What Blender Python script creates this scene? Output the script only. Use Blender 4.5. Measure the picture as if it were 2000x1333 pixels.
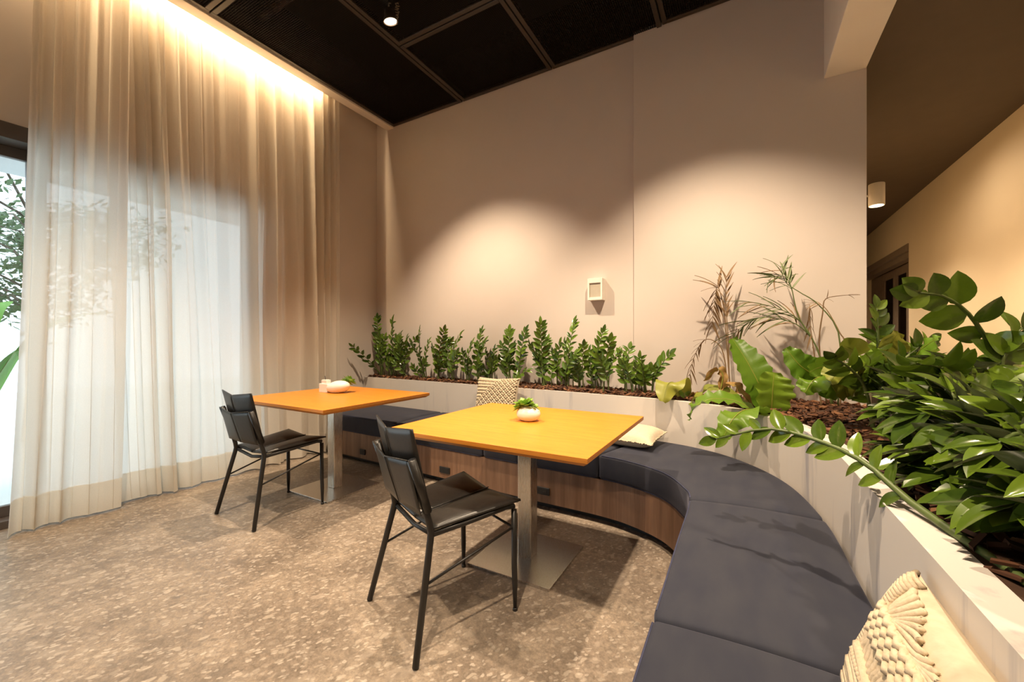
import bpy, math, random
from mathutils import Vector, Matrix, Quaternion
R = math.radians
PI = math.pi
for o in list(bpy.data.objects): bpy.data.objects.remove(o)
scn = bpy.context.scene
COL = scn.collection

# ------------------------------------------------------------------ camera
F_PX, CAM_H, YAW = 790.0, 1.19, R(29.7)
cam = bpy.data.cameras.new('camera'); cam.sensor_width = 36; cam.lens = F_PX / 2000 * 36
cam.clip_start = 0.02
camo = bpy.data.objects.new('camera', cam); COL.objects.link(camo)
camo.location = (0, 0, CAM_H); camo.rotation_euler = (R(90), 0, YAW)
scn.camera = camo
# ------------------------------------------------------------------ view, world
scn.view_settings.view_transform = 'Standard'
scn.view_settings.look = 'None'
scn.view_settings.gamma = 1
scn.view_settings.use_curve_mapping = False
scn.view_settings.exposure = 0.30
w = bpy.data.worlds.new('world'); scn.world = w; w.use_nodes = True
wn = w.node_tree.nodes; bg = wn['Background']
bg.inputs[0].default_value = (0.80, 0.90, 1.0, 1); bg.inputs[1].default_value = 2.7

WARM = (1.0, 0.78, 0.55)
def spot(loc, target, watts, cone, blend=0.7, size=0.035, col=WARM):
    l = bpy.data.lights.new('spot_lamp', 'SPOT'); l.energy = watts; l.color = col
    l.spot_size = R(cone); l.spot_blend = blend; l.shadow_soft_size = size
    o = bpy.data.objects.new('spot_lamp', l); COL.objects.link(o); o.location = loc
    o.rotation_euler = (Vector(target) - Vector(loc)).to_track_quat('-Z', 'Y').to_euler()
    return o
# ceiling spots of the room, last two unseen, added as fill: (position, aim, watts, cone)
SPOTS = [((-2.36, 2.25, 3.60), (-2.16, 3.00, 0.0), 420, 88),
         ((-0.36, 2.12, 3.60), (-0.10, 2.95, 0.0), 420, 88),
         ((-2.36, 0.35, 3.60), (-2.46, 0.60, 0.0), 360, 92),
         ((-0.50, 0.20, 3.60), (-0.50, 0.45, 0.0), 390, 95),
         ((-2.36, -1.6, 3.60), (-2.36, -1.6, 0.0), 160, 100),
         ((-0.50, -1.6, 3.60), (-0.50, -1.6, 0.0), 160, 100)]
for a, b, e, c in SPOTS: spot(a, b, e, c)

# ------------------------------------------------------------------ helpers
fwx, fwy = -math.sin(YAW), math.cos(YAW)
def PX(x, y, d):
    """point at depth d along the photo pixel (x, y) of the 2000x1333 frame"""
    a = (x - 1000) / F_PX; b = (666.5 - y) / F_PX
    return Vector((d * (fwx + a * fwy), d * (fwy - a * fwx), CAM_H + d * b))
def PY(x, y, Y):
    a = (x - 1000) / F_PX
    return PX(x, y, Y / (fwy - a * fwx))

def tag(o, label=None, cat=None, group=None, kind=None):
    if label: o['label'] = label
    if cat: o['category'] = cat
    if group: o['group'] = group
    if kind: o['kind'] = kind
    return o
def empty(name, loc=(0, 0, 0), rz=0, parent=None):
    o = bpy.data.objects.new(name, None); COL.objects.link(o); o.location = loc; o.rotation_euler = (0, 0, rz)
    o.empty_display_size = 0.05; o.parent = parent
    return o
class MB:
    def __init__(s): s.v = []; s.f = []; s.uv = {}
    def add(s, vs, fs):
        n = len(s.v); s.v += [tuple(v) for v in vs]; s.f += [tuple(i + n for i in f) for f in fs]; return n
    def box(s, lo, hi):
        x0, y0, z0 = lo; x1, y1, z1 = hi
        s.add([(x0,y0,z0),(x1,y0,z0),(x1,y1,z0),(x0,y1,z0),(x0,y0,z1),(x1,y0,z1),(x1,y1,z1),(x0,y1,z1)],
              [(3,2,1,0),(4,5,6,7),(0,1,5,4),(1,2,6,5),(2,3,7,6),(3,0,4,7)]); return s
    def prism(s, poly, z0, z1):
        n = len(poly)
        s.add([(x, y, z0) for x, y in poly] + [(x, y, z1) for x, y in poly],
              [tuple(range(n))[::-1], tuple(range(n, 2*n))] + [(i, (i+1) % n, n+(i+1) % n, n+i) for i in range(n)]); return s
    def tube(s, pts, r, n=8, cap=True):
        pts = [Vector(p) for p in pts]; m = len(pts)
        rs = r if isinstance(r, (list, tuple)) else [r] * m
        T = [(pts[min(i+1, m-1)] - pts[max(i-1, 0)]).normalized() for i in range(m)]
        up = Vector((0, 0, 1)) if abs(T[0].z) < .9 else Vector((1, 0, 0))
        N = T[0].cross(up).normalized(); vs = []
        for i in range(m):
            N = (N - T[i] * N.dot(T[i])).normalized(); B = T[i].cross(N)
            for k in range(n):
                a = 2 * PI * k / n; vs.append(pts[i] + (N * math.cos(a) + B * math.sin(a)) * rs[i])
        fs = [(i*n+k, i*n+(k+1) % n, (i+1)*n+(k+1) % n, (i+1)*n+k) for i in range(m-1) for k in range(n)]
        if cap: fs += [tuple(range(n))[::-1], tuple(range((m-1)*n, m*n))]
        s.add(vs, fs); return s
    def lathe(s, prof, n=24, c=(0, 0, 0), cap=True):
        vs = []; m = len(prof)
        for r, z in prof:
            for k in range(n):
                a = 2*PI*k/n; vs.append((c[0] + r*math.cos(a), c[1] + r*math.sin(a), c[2] + z))
        fs = [(i*n+k, i*n+(k+1) % n, (i+1)*n+(k+1) % n, (i+1)*n+k) for i in range(m-1) for k in range(n)]
        if cap: fs += [tuple(range(n))[::-1], tuple(range((m-1)*n, m*n))]
        s.add(vs, fs); return s
    def grid(s, fn, nu, nv):
        vs = [fn(i/nu, j/nv) for j in range(nv+1) for i in range(nu+1)]
        fs = [(j*(nu+1)+i, j*(nu+1)+i+1, (j+1)*(nu+1)+i+1, (j+1)*(nu+1)+i) for j in range(nv) for i in range(nu)]
        s.add(vs, fs); return s
    def mesh(s, name, mat, smooth=False):
        me = bpy.data.meshes.new(name); me.from_pydata(s.v, [], s.f); me.validate()
        if smooth: me.polygons.foreach_set('use_smooth', [True] * len(me.polygons))
        if mat: me.materials.append(mat)
        return me
    def build(s, name, mat, parent=None, smooth=False, bevel=0, seg=2, loc=(0, 0, 0)):
        return obj(name, s.mesh(name, mat, smooth), parent, bevel, seg, loc)
def obj(name, me, parent=None, bevel=0, seg=2, loc=(0, 0, 0)):
    o = bpy.data.objects.new(name, me); COL.objects.link(o); o.parent = parent; o.location = loc
    if bevel:
        b = o.modifiers.new('bevel', 'BEVEL'); b.width = bevel; b.segments = seg; b.limit_method = 'ANGLE'; b.angle_limit = R(40)
        b.harden_normals = False
    return o
def catmull(P, t):
    n = len(P) - 1; t = max(0, min(n, t)); i = min(int(t), n - 1); u = t - i
    p0, p1, p2, p3 = P[max(i-1, 0)], P[i], P[i+1], P[min(i+2, n)]
    return tuple(0.5 * (2*b + (c-a)*u + (2*a-5*b+4*c-d)*u*u + (-a+3*b-3*c+d)*u**3) for a, b, c, d in zip(p0, p1, p2, p3))
def spline(P, n): return [Vector(catmull([tuple(p) for p in P], (len(P)-1)*i/n)) for i in range(n+1)]
def smooth_noise(seed, n=64):
    rr = random.Random(seed); v = [rr.uniform(-1, 1) for _ in range(n)]
    def f(x):
        i = math.floor(x); u = x - i; u = u*u*(3-2*u)
        return v[i % n]*(1-u) + v[(i+1) % n]*u
    return f

# ------------------------------------------------------------------ materials
def mat(name, col=(.8, .8, .8), rough=.5, metal=0, spec=.5):
    m = bpy.data.materials.new(name); m.use_nodes = True
    b = m.node_tree.nodes['Principled BSDF']
    b.inputs['Base Color'].default_value = (*col, 1); b.inputs['Roughness'].default_value = rough
    b.inputs['Metallic'].default_value = metal; b.inputs['Specular IOR Level'].default_value = spec
    return m
def nd(m, typ, **kw):
    n = m.node_tree.nodes.new(typ)
    for k, v in kw.items():
        if k in n.inputs: n.inputs[k].default_value = v
        else: setattr(n, k, v)
    return n
def ln(m, a, b): m.node_tree.links.new(a, b)
def bsdf(m): return m.node_tree.nodes['Principled BSDF']
def coords(m, kind='Object', scale=(1, 1, 1), rot=(0, 0, 0)):
    t = nd(m, 'ShaderNodeTexCoord'); mp = nd(m, 'ShaderNodeMapping')
    mp.inputs['Scale'].default_value = scale; mp.inputs['Rotation'].default_value = rot
    ln(m, t.outputs[kind], mp.inputs[0]); return mp.outputs[0]
def ramp(m, fac, stops, interp='LINEAR'):
    r = nd(m, 'ShaderNodeValToRGB'); r.color_ramp.interpolation = interp
    e = r.color_ramp.elements
    while len(e) < len(stops): e.new(.5)
    for el, (p, c) in zip(e, stops): el.position = p; el.color = (*c, 1)
    ln(m, fac, r.inputs[0]); return r.outputs[0]
def noise(m, vec, scale, detail=4, rough=.5):
    n = nd(m, 'ShaderNodeTexNoise'); n.inputs['Scale'].default_value = scale; n.inputs['Detail'].default_value = detail
    n.inputs['Roughness'].default_value = rough; ln(m, vec, n.inputs['Vector']); return n.outputs['Fac']
def mixc(m, fac, a, b, mode='MIX'):
    n = nd(m, 'ShaderNodeMix', data_type='RGBA', blend_type=mode)
    for sock, v in ((0, fac), (6, a), (7, b)):
        if isinstance(v, (int, float)): n.inputs[sock].default_value = v
        elif isinstance(v, tuple): n.inputs[sock].default_value = (*v, 1)
        else: ln(m, v, n.inputs[sock])
    return n.outputs[2]
def bump(m, h, strength=.2, dist=.01):
    b = nd(m, 'ShaderNodeBump'); b.inputs['Strength'].default_value = strength; b.inputs['Distance'].default_value = dist
    ln(m, h, b.inputs['Height']); ln(m, b.outputs[0], bsdf(m).inputs['Normal'])

M = {}
def m_noise(name, c1, c2, scale, rough=.6, b=0, vscale=(1, 1, 1), detail=4, **kw):
    m = mat(name, c1, rough, **kw); v = coords(m, 'Object', vscale); f = noise(m, v, scale, detail)
    ln(m, ramp(m, f, [(.3, c1), (.7, c2)]), bsdf(m).inputs['Base Color'])
    if b: bump(m, f, b)
    M[name] = m; return m
m_noise('wall_paint', (.58, .515, .460), (.60, .53, .475), 3, .75)
m_noise('corridor_paint', (.66, .55, .385), (.68, .57, .40), 3, .7)
m_noise('white_paint', (.74, .69, .62), (.77, .72, .65), 5, .6)
m_noise('dark_ceiling', (.080, .054, .032), (.088, .060, .036), 8, .7)
m_noise('frame_metal', (.036, .026, .018), (.044, .032, .022), 30, .45)
m_noise('plenum_black', (.006, .005, .005), (.010, .008, .007), 3, .9)
m_noise('velvet', (.012, .0145, .029), (.022, .024, .036), 7, .85, .08, vscale=(2.2, .8, 1), detail=6)
bsdf(M['velvet']).inputs['Sheen Weight'].default_value = .22; bsdf(M['velvet']).inputs['Sheen Roughness'].default_value = .35
bsdf(M['velvet']).inputs['Sheen Tint'].default_value = (.45, .45, .60, 1)
m_noise('piping', (.02, .025, .06), (.03, .035, .08), 40, .7)
m_noise('leather', (.012, .011, .010), (.018, .016, .014), 60, .38, .05)
m_noise('chair_metal', (.012, .011, .010), (.016, .014, .013), 80, .42)
m_noise('black_plastic', (.012, .012, .012), (.018, .018, .018), 50, .4)
m_noise('ceramic', (.80, .72, .66), (.84, .77, .71), 12, .35)
m_noise('box_white', (.85, .80, .74), (.88, .83, .77), 10, .5)
m_noise('cotton', (.56, .46, .33), (.62, .52, .38), 60, .9, .12)
m_noise('cord', (.54, .44, .30), (.66, .55, .40), 120, .9, .2)
m_noise('mulch_soil', (.040, .020, .011), (.085, .040, .020), 30, .95, .4)
m_noise('trim_brown', (.20, .15, .11), (.23, .175, .13), 10, .5)
m_noise('window_alu', (.075, .058, .048), (.085, .066, .055), 10, .45)
m_noise('outside_paving', (.70, .71, .70), (.76, .77, .76), 4, .9)
m_noise('outside_wall', (.62, .64, .66), (.70, .72, .74), 2, .9)
m_noise('bark_trunk', (.10, .07, .05), (.16, .12, .09), 20, .9, .4)

def mk_floor():
    m = mat('terrazzo', rough=.42); v = coords(m, 'Object', (1, 1, 1), (0, 0, R(35)))
    dist = nd(m, 'ShaderNodeTexNoise'); dist.inputs['Scale'].default_value = 14; dist.inputs['Detail'].default_value = 4; ln(m, v, dist.inputs['Vector'])
    add = nd(m, 'ShaderNodeVectorMath', operation='MULTIPLY_ADD'); add.inputs[1].default_value = (.055, .055, 0)
    ln(m, dist.outputs['Color'], add.inputs[0]); ln(m, v, add.inputs[2]); wv = add.outputs[0]
    n1 = noise(m, v, 3.0, 6, .65); n2 = noise(m, v, 34, 6, .75); n3 = noise(m, v, 110, 3, .7)
    c = ramp(m, n1, [(.30, (.130, .103, .080)), (.50, (.205, .165, .128)), (.70, (.280, .228, .176))])
    c = mixc(m, .80, c, ramp(m, n2, [(.32, (.60, .58, .56)), (.50, (1.0, 1.0, 1.0)), (.68, (1.45, 1.42, 1.36))]), 'MULTIPLY')
    c = mixc(m, .55, c, ramp(m, n3, [(.35, (.72, .72, .72)), (.65, (1.3, 1.28, 1.25))]), 'MULTIPLY')
    for k, (scale, rad, thr, col, op) in enumerate(((9, .30, .70, (.30, .25, .20), .7), (16, .30, .60, (.36, .30, .24), .75), (34, .36, .55, (.42, .36, .29), .8), (70, .42, .50, (.48, .42, .35), .8), (14, .34, .72, (.125, .102, .083), .6), (40, .4, .7, (.12, .10, .082), .6))):
        vo = nd(m, 'ShaderNodeTexVoronoi'); vo.inputs['Scale'].default_value = scale; vo.inputs['Randomness'].default_value = 1
        mp = nd(m, 'ShaderNodeMapping'); mp.inputs['Scale'].default_value = (1, .62, .2); mp.inputs['Location'].default_value = (scale, scale*.37 + k, 0); mp.inputs['Rotation'].default_value = (0, 0, k*1.1)
        ln(m, wv, mp.inputs[0]); ln(m, mp.outputs[0], vo.inputs['Vector'])
        sep = nd(m, 'ShaderNodeSeparateColor'); ln(m, vo.outputs['Color'], sep.inputs[0])
        mr = nd(m, 'ShaderNodeMapRange'); mr.inputs['From Min'].default_value = rad + .05; mr.inputs['From Max'].default_value = rad - .05; ln(m, vo.outputs['Distance'], mr.inputs['Value'])
        pick = nd(m, 'ShaderNodeMapRange'); pick.inputs['From Min'].default_value = thr; pick.inputs['From Max'].default_value = 1; pick.inputs['To Max'].default_value = op*.78; ln(m, sep.outputs[0], pick.inputs['Value'])
        mul = nd(m, 'ShaderNodeMath', operation='MULTIPLY'); ln(m, mr.outputs[0], mul.inputs[0]); ln(m, pick.outputs[0], mul.inputs[1])
        c = mixc(m, mul.outputs[0], c, col)
    ln(m, c, bsdf(m).inputs['Base Color'])
    ln(m, ramp(m, n2, [(.3, (.34,)*3), (.7, (.50,)*3)]), bsdf(m).inputs['Roughness'])
    M['terrazzo'] = m
mk_floor()
def mk_wood(name, cols, uv, sc, rough, det=6):
    m = mat(name, rough=rough); v = coords(m, uv, sc)
    a = noise(m, v, 3, det, .6); b2 = noise(m, v, 14, 3, .6)
    c = ramp(m, a, [(.28, cols[0]), (.5, cols[1]), (.72, cols[2])])
    c = mixc(m, .35, c, ramp(m, b2, [(.35, (.7,)*3), (.65, (1.15,)*3)]), 'MULTIPLY')
    ln(m, c, bsdf(m).inputs['Base Color']); bump(m, b2, .05); M[name] = m
mk_wood('table_wood', [(.58, .196, .017), (.64, .224, .021), (.70, .254, .027)], 'Object', (1.2, 14, 1), .38)
mk_wood('table_edge', [(.48, .17, .016), (.54, .20, .022), (.58, .22, .027)], 'Object', (1.2, 14, 30), .45)
mk_wood('walnut', [(.13, .068, .037), (.20, .11, .064), (.27, .16, .10)], 'UV', (7, .35, 1), .45)
def mk_planter():
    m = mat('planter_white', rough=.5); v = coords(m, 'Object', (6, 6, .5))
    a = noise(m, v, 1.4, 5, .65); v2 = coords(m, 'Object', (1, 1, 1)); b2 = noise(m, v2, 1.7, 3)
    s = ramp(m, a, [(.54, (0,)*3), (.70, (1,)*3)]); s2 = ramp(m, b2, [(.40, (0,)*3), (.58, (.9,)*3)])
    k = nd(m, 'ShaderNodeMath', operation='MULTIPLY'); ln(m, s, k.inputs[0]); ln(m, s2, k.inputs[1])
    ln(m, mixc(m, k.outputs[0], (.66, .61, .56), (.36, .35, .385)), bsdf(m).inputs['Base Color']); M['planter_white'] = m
mk_planter()
def mk_steel():
    m = mat('brushed_steel', (.62, .59, .55), .3, 1); v = coords(m, 'Object', (220, 220, 3)); a = noise(m, v, 3, 2)
    ln(m, ramp(m, a, [(.3, (.24,)*3), (.7, (.30,)*3)]), bsdf(m).inputs['Roughness']); M['brushed_steel'] = m
mk_steel()
def mk_leaf(name, c1, c2, rough=.28, trans=.15, under=None):
    m = mat(name, c1, rough); oi = nd(m, 'ShaderNodeObjectInfo'); v = coords(m, 'Object', (1, 1, 1)); n = noise(m, v, 3.5, 3)
    mx = nd(m, 'ShaderNodeMath', operation='MULTIPLY_ADD'); mx.inputs[1].default_value = .65; ln(m, oi.outputs['Random'], mx.inputs[0])
    k = nd(m, 'ShaderNodeMath', operation='MULTIPLY'); k.inputs[1].default_value = .45; ln(m, n, k.inputs[0]); ln(m, k.outputs[0], mx.inputs[2])
    c = ramp(m, mx.outputs[0], [(.1, c1), (.9, c2)])
    if under:
        g = nd(m, 'ShaderNodeNewGeometry'); c = mixc(m, g.outputs['Backfacing'], c, under)
    b = bsdf(m); ln(m, c, b.inputs['Base Color'])
    tr = nd(m, 'ShaderNodeBsdfTranslucent'); ln(m, c, tr.inputs['Color'])
    mx2 = nd(m, 'ShaderNodeMixShader'); mx2.inputs[0].default_value = trans
    ln(m, b.outputs[0], mx2.inputs[1]); ln(m, tr.outputs[0], mx2.inputs[2])
    ln(m, mx2.outputs[0], m.node_tree.nodes['Material Output'].inputs['Surface']); M[name] = m
mk_leaf('zz_leaf', (.020, .050, .009), (.13, .225, .022), .25, .15, (.10, .13, .055))
mk_leaf('zz_leaf_big', (.016, .040, .006), (.13, .205, .016), .2, .12, (.11, .125, .06))
mk_leaf('zz_stem', (.07, .11, .025), (.12, .15, .04), .5, 0)
mk_leaf('fern_leaf', (.08, .18, .014), (.21, .33, .028), .3, .22)
mk_leaf('fern_yellow', (.20, .24, .03), (.33, .33, .05), .4, .2)
mk_leaf('dry_leaf', (.30, .17, .05), (.42, .26, .08), .7, .15)
mk_leaf('palm_green', (.09, .13, .045), (.17, .20, .075), .5, .1)
mk_leaf('palm_dry', (.17, .10, .045), (.27, .17, .08), .7, .1)
mk_leaf('succulent', (.10, .26, .02), (.30, .45, .06), .35, .15)
mk_leaf('garden_leaf', (.08, .26, .02), (.20, .45, .04), .4, .3)
mk_leaf('tree_leaf', (.05, .11, .03), (.12, .20, .07), .5, .2)
def mk_curtain(name, col, open_):
    m = bpy.data.materials.new(name); m.use_nodes = True; nt = m.node_tree; nt.nodes.remove(nt.nodes['Principled BSDF'])
    out = nt.nodes['Material Output']; v = coords(m, 'Object', (1, 1, 1)); n = noise(m, v, 220, 2)
    c = ramp(m, n, [(.3, tuple(x*.95 for x in col)), (.7, col)])
    df = nd(m, 'ShaderNodeBsdfDiffuse'); tl = nd(m, 'ShaderNodeBsdfTranslucent'); tp = nd(m, 'ShaderNodeBsdfTransparent')
    ln(m, c, df.inputs[0]); ln(m, c, tl.inputs[0])
    a = nd(m, 'ShaderNodeMixShader'); a.inputs[0].default_value = .48; ln(m, df.outputs[0], a.inputs[1]); ln(m, tl.outputs[0], a.inputs[2])
    b = nd(m, 'ShaderNodeMixShader'); b.inputs[0].default_value = open_; ln(m, a.outputs[0], b.inputs[1]); ln(m, tp.outputs[0], b.inputs[2])
    ln(m, b.outputs[0], out.inputs['Surface']); M[name] = m
mk_curtain('sheer', (.91, .86, .78), .07)
mk_curtain('sheer_hem', (.92, .87, .78), .0)
def mk_mesh_panel():
    m = mat('black_mesh', (.012, .0095, .0075), .9, 0, .08); v = coords(m, 'Object', (1, 1, 1))
    ck = []
    sp = nd(m, 'ShaderNodeSeparateXYZ'); ln(m, v, sp.inputs[0])
    for i in (0, 1):
        a = nd(m, 'ShaderNodeMath', operation='MULTIPLY'); a.inputs[1].default_value = 1/.016; ln(m, sp.outputs[i], a.inputs[0])
        f = nd(m, 'ShaderNodeMath', operation='FRACT'); ln(m, a.outputs[0], f.inputs[0])
        g = nd(m, 'ShaderNodeMath', operation='LESS_THAN'); g.inputs[1].default_value = .38; ln(m, f.outputs[0], g.inputs[0]); ck.append(g.outputs[0])
    mx = nd(m, 'ShaderNodeMath', operation='MAXIMUM'); ln(m, ck[0], mx.inputs[0]); ln(m, ck[1], mx.inputs[1])
    ln(m, mx.outputs[0], bsdf(m).inputs['Alpha']); M['black_mesh'] = m
mk_mesh_panel()
def emis(name, col, s):
    m = mat(name, col, .5); bsdf(m).inputs['Emission Color'].default_value = (*col, 1); bsdf(m).inputs['Emission Strength'].default_value = s; M[name] = m
emis('lamp_glow', (1, .82, .58), 14); emis('led_glow', (1, .74, .42), 5)
def mk_glass(name, col, rough=0, mixf=.88):
    m = bpy.data.materials.new(name); m.use_nodes = True; nt = m.node_tree; nt.nodes.remove(nt.nodes['Principled BSDF'])
    tp = nd(m, 'ShaderNodeBsdfTransparent'); tp.inputs[0].default_value = (*col, 1); gl = nd(m, 'ShaderNodeBsdfGlossy'); gl.inputs['Roughness'].default_value = rough
    mx = nd(m, 'ShaderNodeMixShader'); mx.inputs[0].default_value = 1 - mixf; ln(m, tp.outputs[0], mx.inputs[1]); ln(m, gl.outputs[0], mx.inputs[2])
    ln(m, mx.outputs[0], nt.nodes['Material Output'].inputs['Surface']); M[name] = m
mk_glass('window_glass', (.93, .97, .97), 0, .94)
mk_glass('door_glass', (.30, .24, .19), .05, .90)
m_noise('frosted_glass', (.42, .38, .30), (.46, .42, .34), 20, .35)

# ------------------------------------------------------------------ the setting
CEIL, YW1, YW2, XW, XSPLIT = 3.80, 3.58, 3.53, -4.00, -0.813
YB, XC = -4.0, 1.90
def struct(o): o['kind'] = 'structure'; return o
struct(MB().box((-4.3, YB - .2, -.1), (2.4, 11.2, 0)).build('floor', M['terrazzo']))
struct(MB().box((XW - .3, YW1, 0), (XSPLIT, YW1 + .25, 3.84)).box((XW - .3, YW1, 3.84), (-3.80, YW1 + .25, 4.35)).build('wall_back', M['wall_paint']))
struct(MB().box((XSPLIT, YW2, 0), (.722, YW1 + .25, 3.84)).build('wall_back_panel', M['wall_paint'], bevel=.003))
# window wall
WY0, WY1, WZ = -1.9, 2.15, 2.56
wl = MB().box((XW - .3, WY1, 0), (XW, YW1, 4.35)).box((XW - .3, YB, 0), (XW, WY0, 4.35)).box((XW - .3, WY0, WZ), (XW, WY1, 4.35))
struct(wl.build('wall_left', M['wall_paint']))
struct(MB().box((-4.3, YB - .2, 0), (2.4, YB, 3.84)).box((-4.3, YB - .2, 3.84), (-3.80, YB, 4.35)).build('wall_front', M['wall_paint']))
DY0, DY1, DZ = 7.22, 9.75, 2.48
wr = MB().box((XC, YB, 0), (XC + .45, DY0, 3.3)).box((XC, DY1, 0), (XC + .45, 11, 3.3)).box((XC, DY0, DZ), (XC + .45, DY1, 3.3))
struct(wr.build('wall_right', M['corridor_paint']))
struct(MB().box((.4, 11, 0), (2.4, 11.2, 3.3)).build('wall_corridor_end', M['corridor_paint']))
struct(MB().box((.50, YW1 + .25, 0), (.722, 11, 3.3)).build('wall_corridor_left', M['corridor_paint']))
struct(MB().box((.722, YB, 3.035), (2.4, 11, 3.2)).build('ceiling_corridor', M['dark_ceiling']))
struct(MB().box((.492, YB, 3.02), (.720, YW2, 3.84)).build('trim_1', M['white_paint'], bevel=.004))
# cornice beside the curtain slot, and the LED strip in it
struct(MB().box((-3.815, YB, 3.79), (-3.705, YW1, 3.86)).build('trim_2', M['white_paint'], bevel=.003))
struct(MB().box((-4.3, YB - .2, 4.35), (2.4, YW1 + .25, 4.45)).box((-3.80, YW2 + .02, 3.84), (.72, YW1 + .25, 4.35)).box((-3.80, YB - .2, 3.84), (.72, YB, 4.35)).box((.494, YB, 3.84), (.72, YW2 + .02, 4.35)).box((-3.80, YB, 3.87), (-3.78, YW2 + .02, 4.35)).build('ceiling_plenum', M['plenum_black']))
struct(MB().box((XW, YB, 4.02), (-3.80, YW1, 4.05)).build('trim_3', M['white_paint']))
struct(MB().box((-3.815, YB, 3.86), (-3.80, YW1, 4.02)).build('trim_4', M['white_paint']))
led = tag(MB().box((-3.823, .65, 3.90), (-3.815, 2.72, 3.912)).build('led_strip', M['led_glow']), 'warm glowing light strip hidden in the slot above the curtain', 'light strip')
la = bpy.data.lights.new('led_light', 'AREA'); la.shape = 'RECTANGLE'; la.size = 2.1; la.size_y = .02; la.energy = 38; la.color = (1, .72, .42)
lo = bpy.data.objects.new('led_light', la); COL.objects.link(lo); lo.location = (-3.826, 1.66, 3.90)
dz = -Vector((-.30, 0, -1)).normalized(); ax = Vector((0, 1, 0)); ay = dz.cross(ax)
lo.rotation_euler = Matrix((ax, ay, dz)).transposed().to_euler()
# mesh ceiling: panels each with its own frame
ceil = struct(empty('ceiling', (0, 0, CEIL)))
XB = [-3.70, -2.650, -1.585, -.580, .490]
YBS = [[3.575, 1.60, -.38, -2.36, YB], [3.575, 2.62, .64, -1.34, YB], [3.575, 1.60, -.38, -2.36, YB], [3.525, 2.62, .64, -1.34, YB]]
for i in range(4):
    for j in range(4):
        x0, x1, y0, y1 = XB[i] + .006, XB[i+1] - .006, YBS[i][j+1] + .006, YBS[i][j] - .006
        p = MB().box((x0 + .03, y0 + .03, .012), (x1 - .03, y1 - .03, .014)).build('mesh_panel', M['black_mesh'], ceil)
        b = MB(); wd = .036
        b.box((x0, y0, 0), (x0 + wd, y1, .03)).box((x1 - wd, y0, 0), (x1, y1, .03)).box((x0 + wd, y0, 0), (x1 - wd, y0 + wd, .03)).box((x0 + wd, y1 - wd, 0), (x1 - wd, y1, .03))
        b.build('panel_frame', M['frame_metal'], p, bevel=.002, seg=1)
for i in (1, 2, 3):
    MB().box((XB[i] - .03, YB, .035), (XB[i] + .03, 3.57, .07)).build('carrier_bar', M['frame_metal'], ceil)
for x, y0, y1 in ((-3.1, 1.4, 1.5), (-1.9, 2.0, 2.1)):
    MB().tube([(XB[0], y0, .25), (.4, y1, .25)], .03, 10).build('conduit', M['trim_brown'], ceil, smooth=True)

# window: frame, rails, panes
win = struct(empty('window_1', (XW - .15, (WY0 + WY1)/2, 0)))
def wbox(lo, hi, name, m, par=win, bev=.003):
    ox, oy = XW - .15, (WY0 + WY1)/2
    return MB().box((lo[0]-ox, lo[1]-oy, lo[2]), (hi[0]-ox, hi[1]-oy, hi[2])).build(name, m, par, bevel=bev)
wbox((XW-.21, WY0, WZ-.10), (XW+.012, WY1, WZ), 'window_frame', M['window_alu'])
wbox((XW-.21, WY0, 0), (XW-.05, WY1, .05), 'window_frame', M['window_alu'])
for y in (WY0, WY1 - .06): wbox((XW-.21, y, .05), (XW-.05, y + .06, WZ-.10), 'window_frame', M['window_alu'])
n = 3; step = (WY1 - WY0 - .12) / n
for k in range(n):
    y0 = WY0 + .06 + k*step; x = XW - .12 - .05*(k % 2)
    s = MB(); o = ((XW - .15), (WY0 + WY1)/2)
    def rel(lo, hi): s.box((lo[0]-o[0], lo[1]-o[1], lo[2]), (hi[0]-o[0], hi[1]-o[1], hi[2]))
    a, b2 = y0 - .02, y0 + step + .02
    rel((x-.02, a, .05), (x+.02, a+.06, WZ-.10)); rel((x-.02, b2-.06, .05), (x+.02, b2, WZ-.10))
    rel((x-.02, a+.06, .05), (x+.02, b2-.06, .12)); rel((x-.02, a+.06, WZ-.17), (x+.02, b2-.06, WZ-.10))
    sh = s.build('sash', M['window_alu'], win, bevel=.003)
    wbox((x-.004, a+.05, .11), (x+.004, b2-.05, WZ-.16), 'pane', M['window_glass'], sh, 0)

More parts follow.
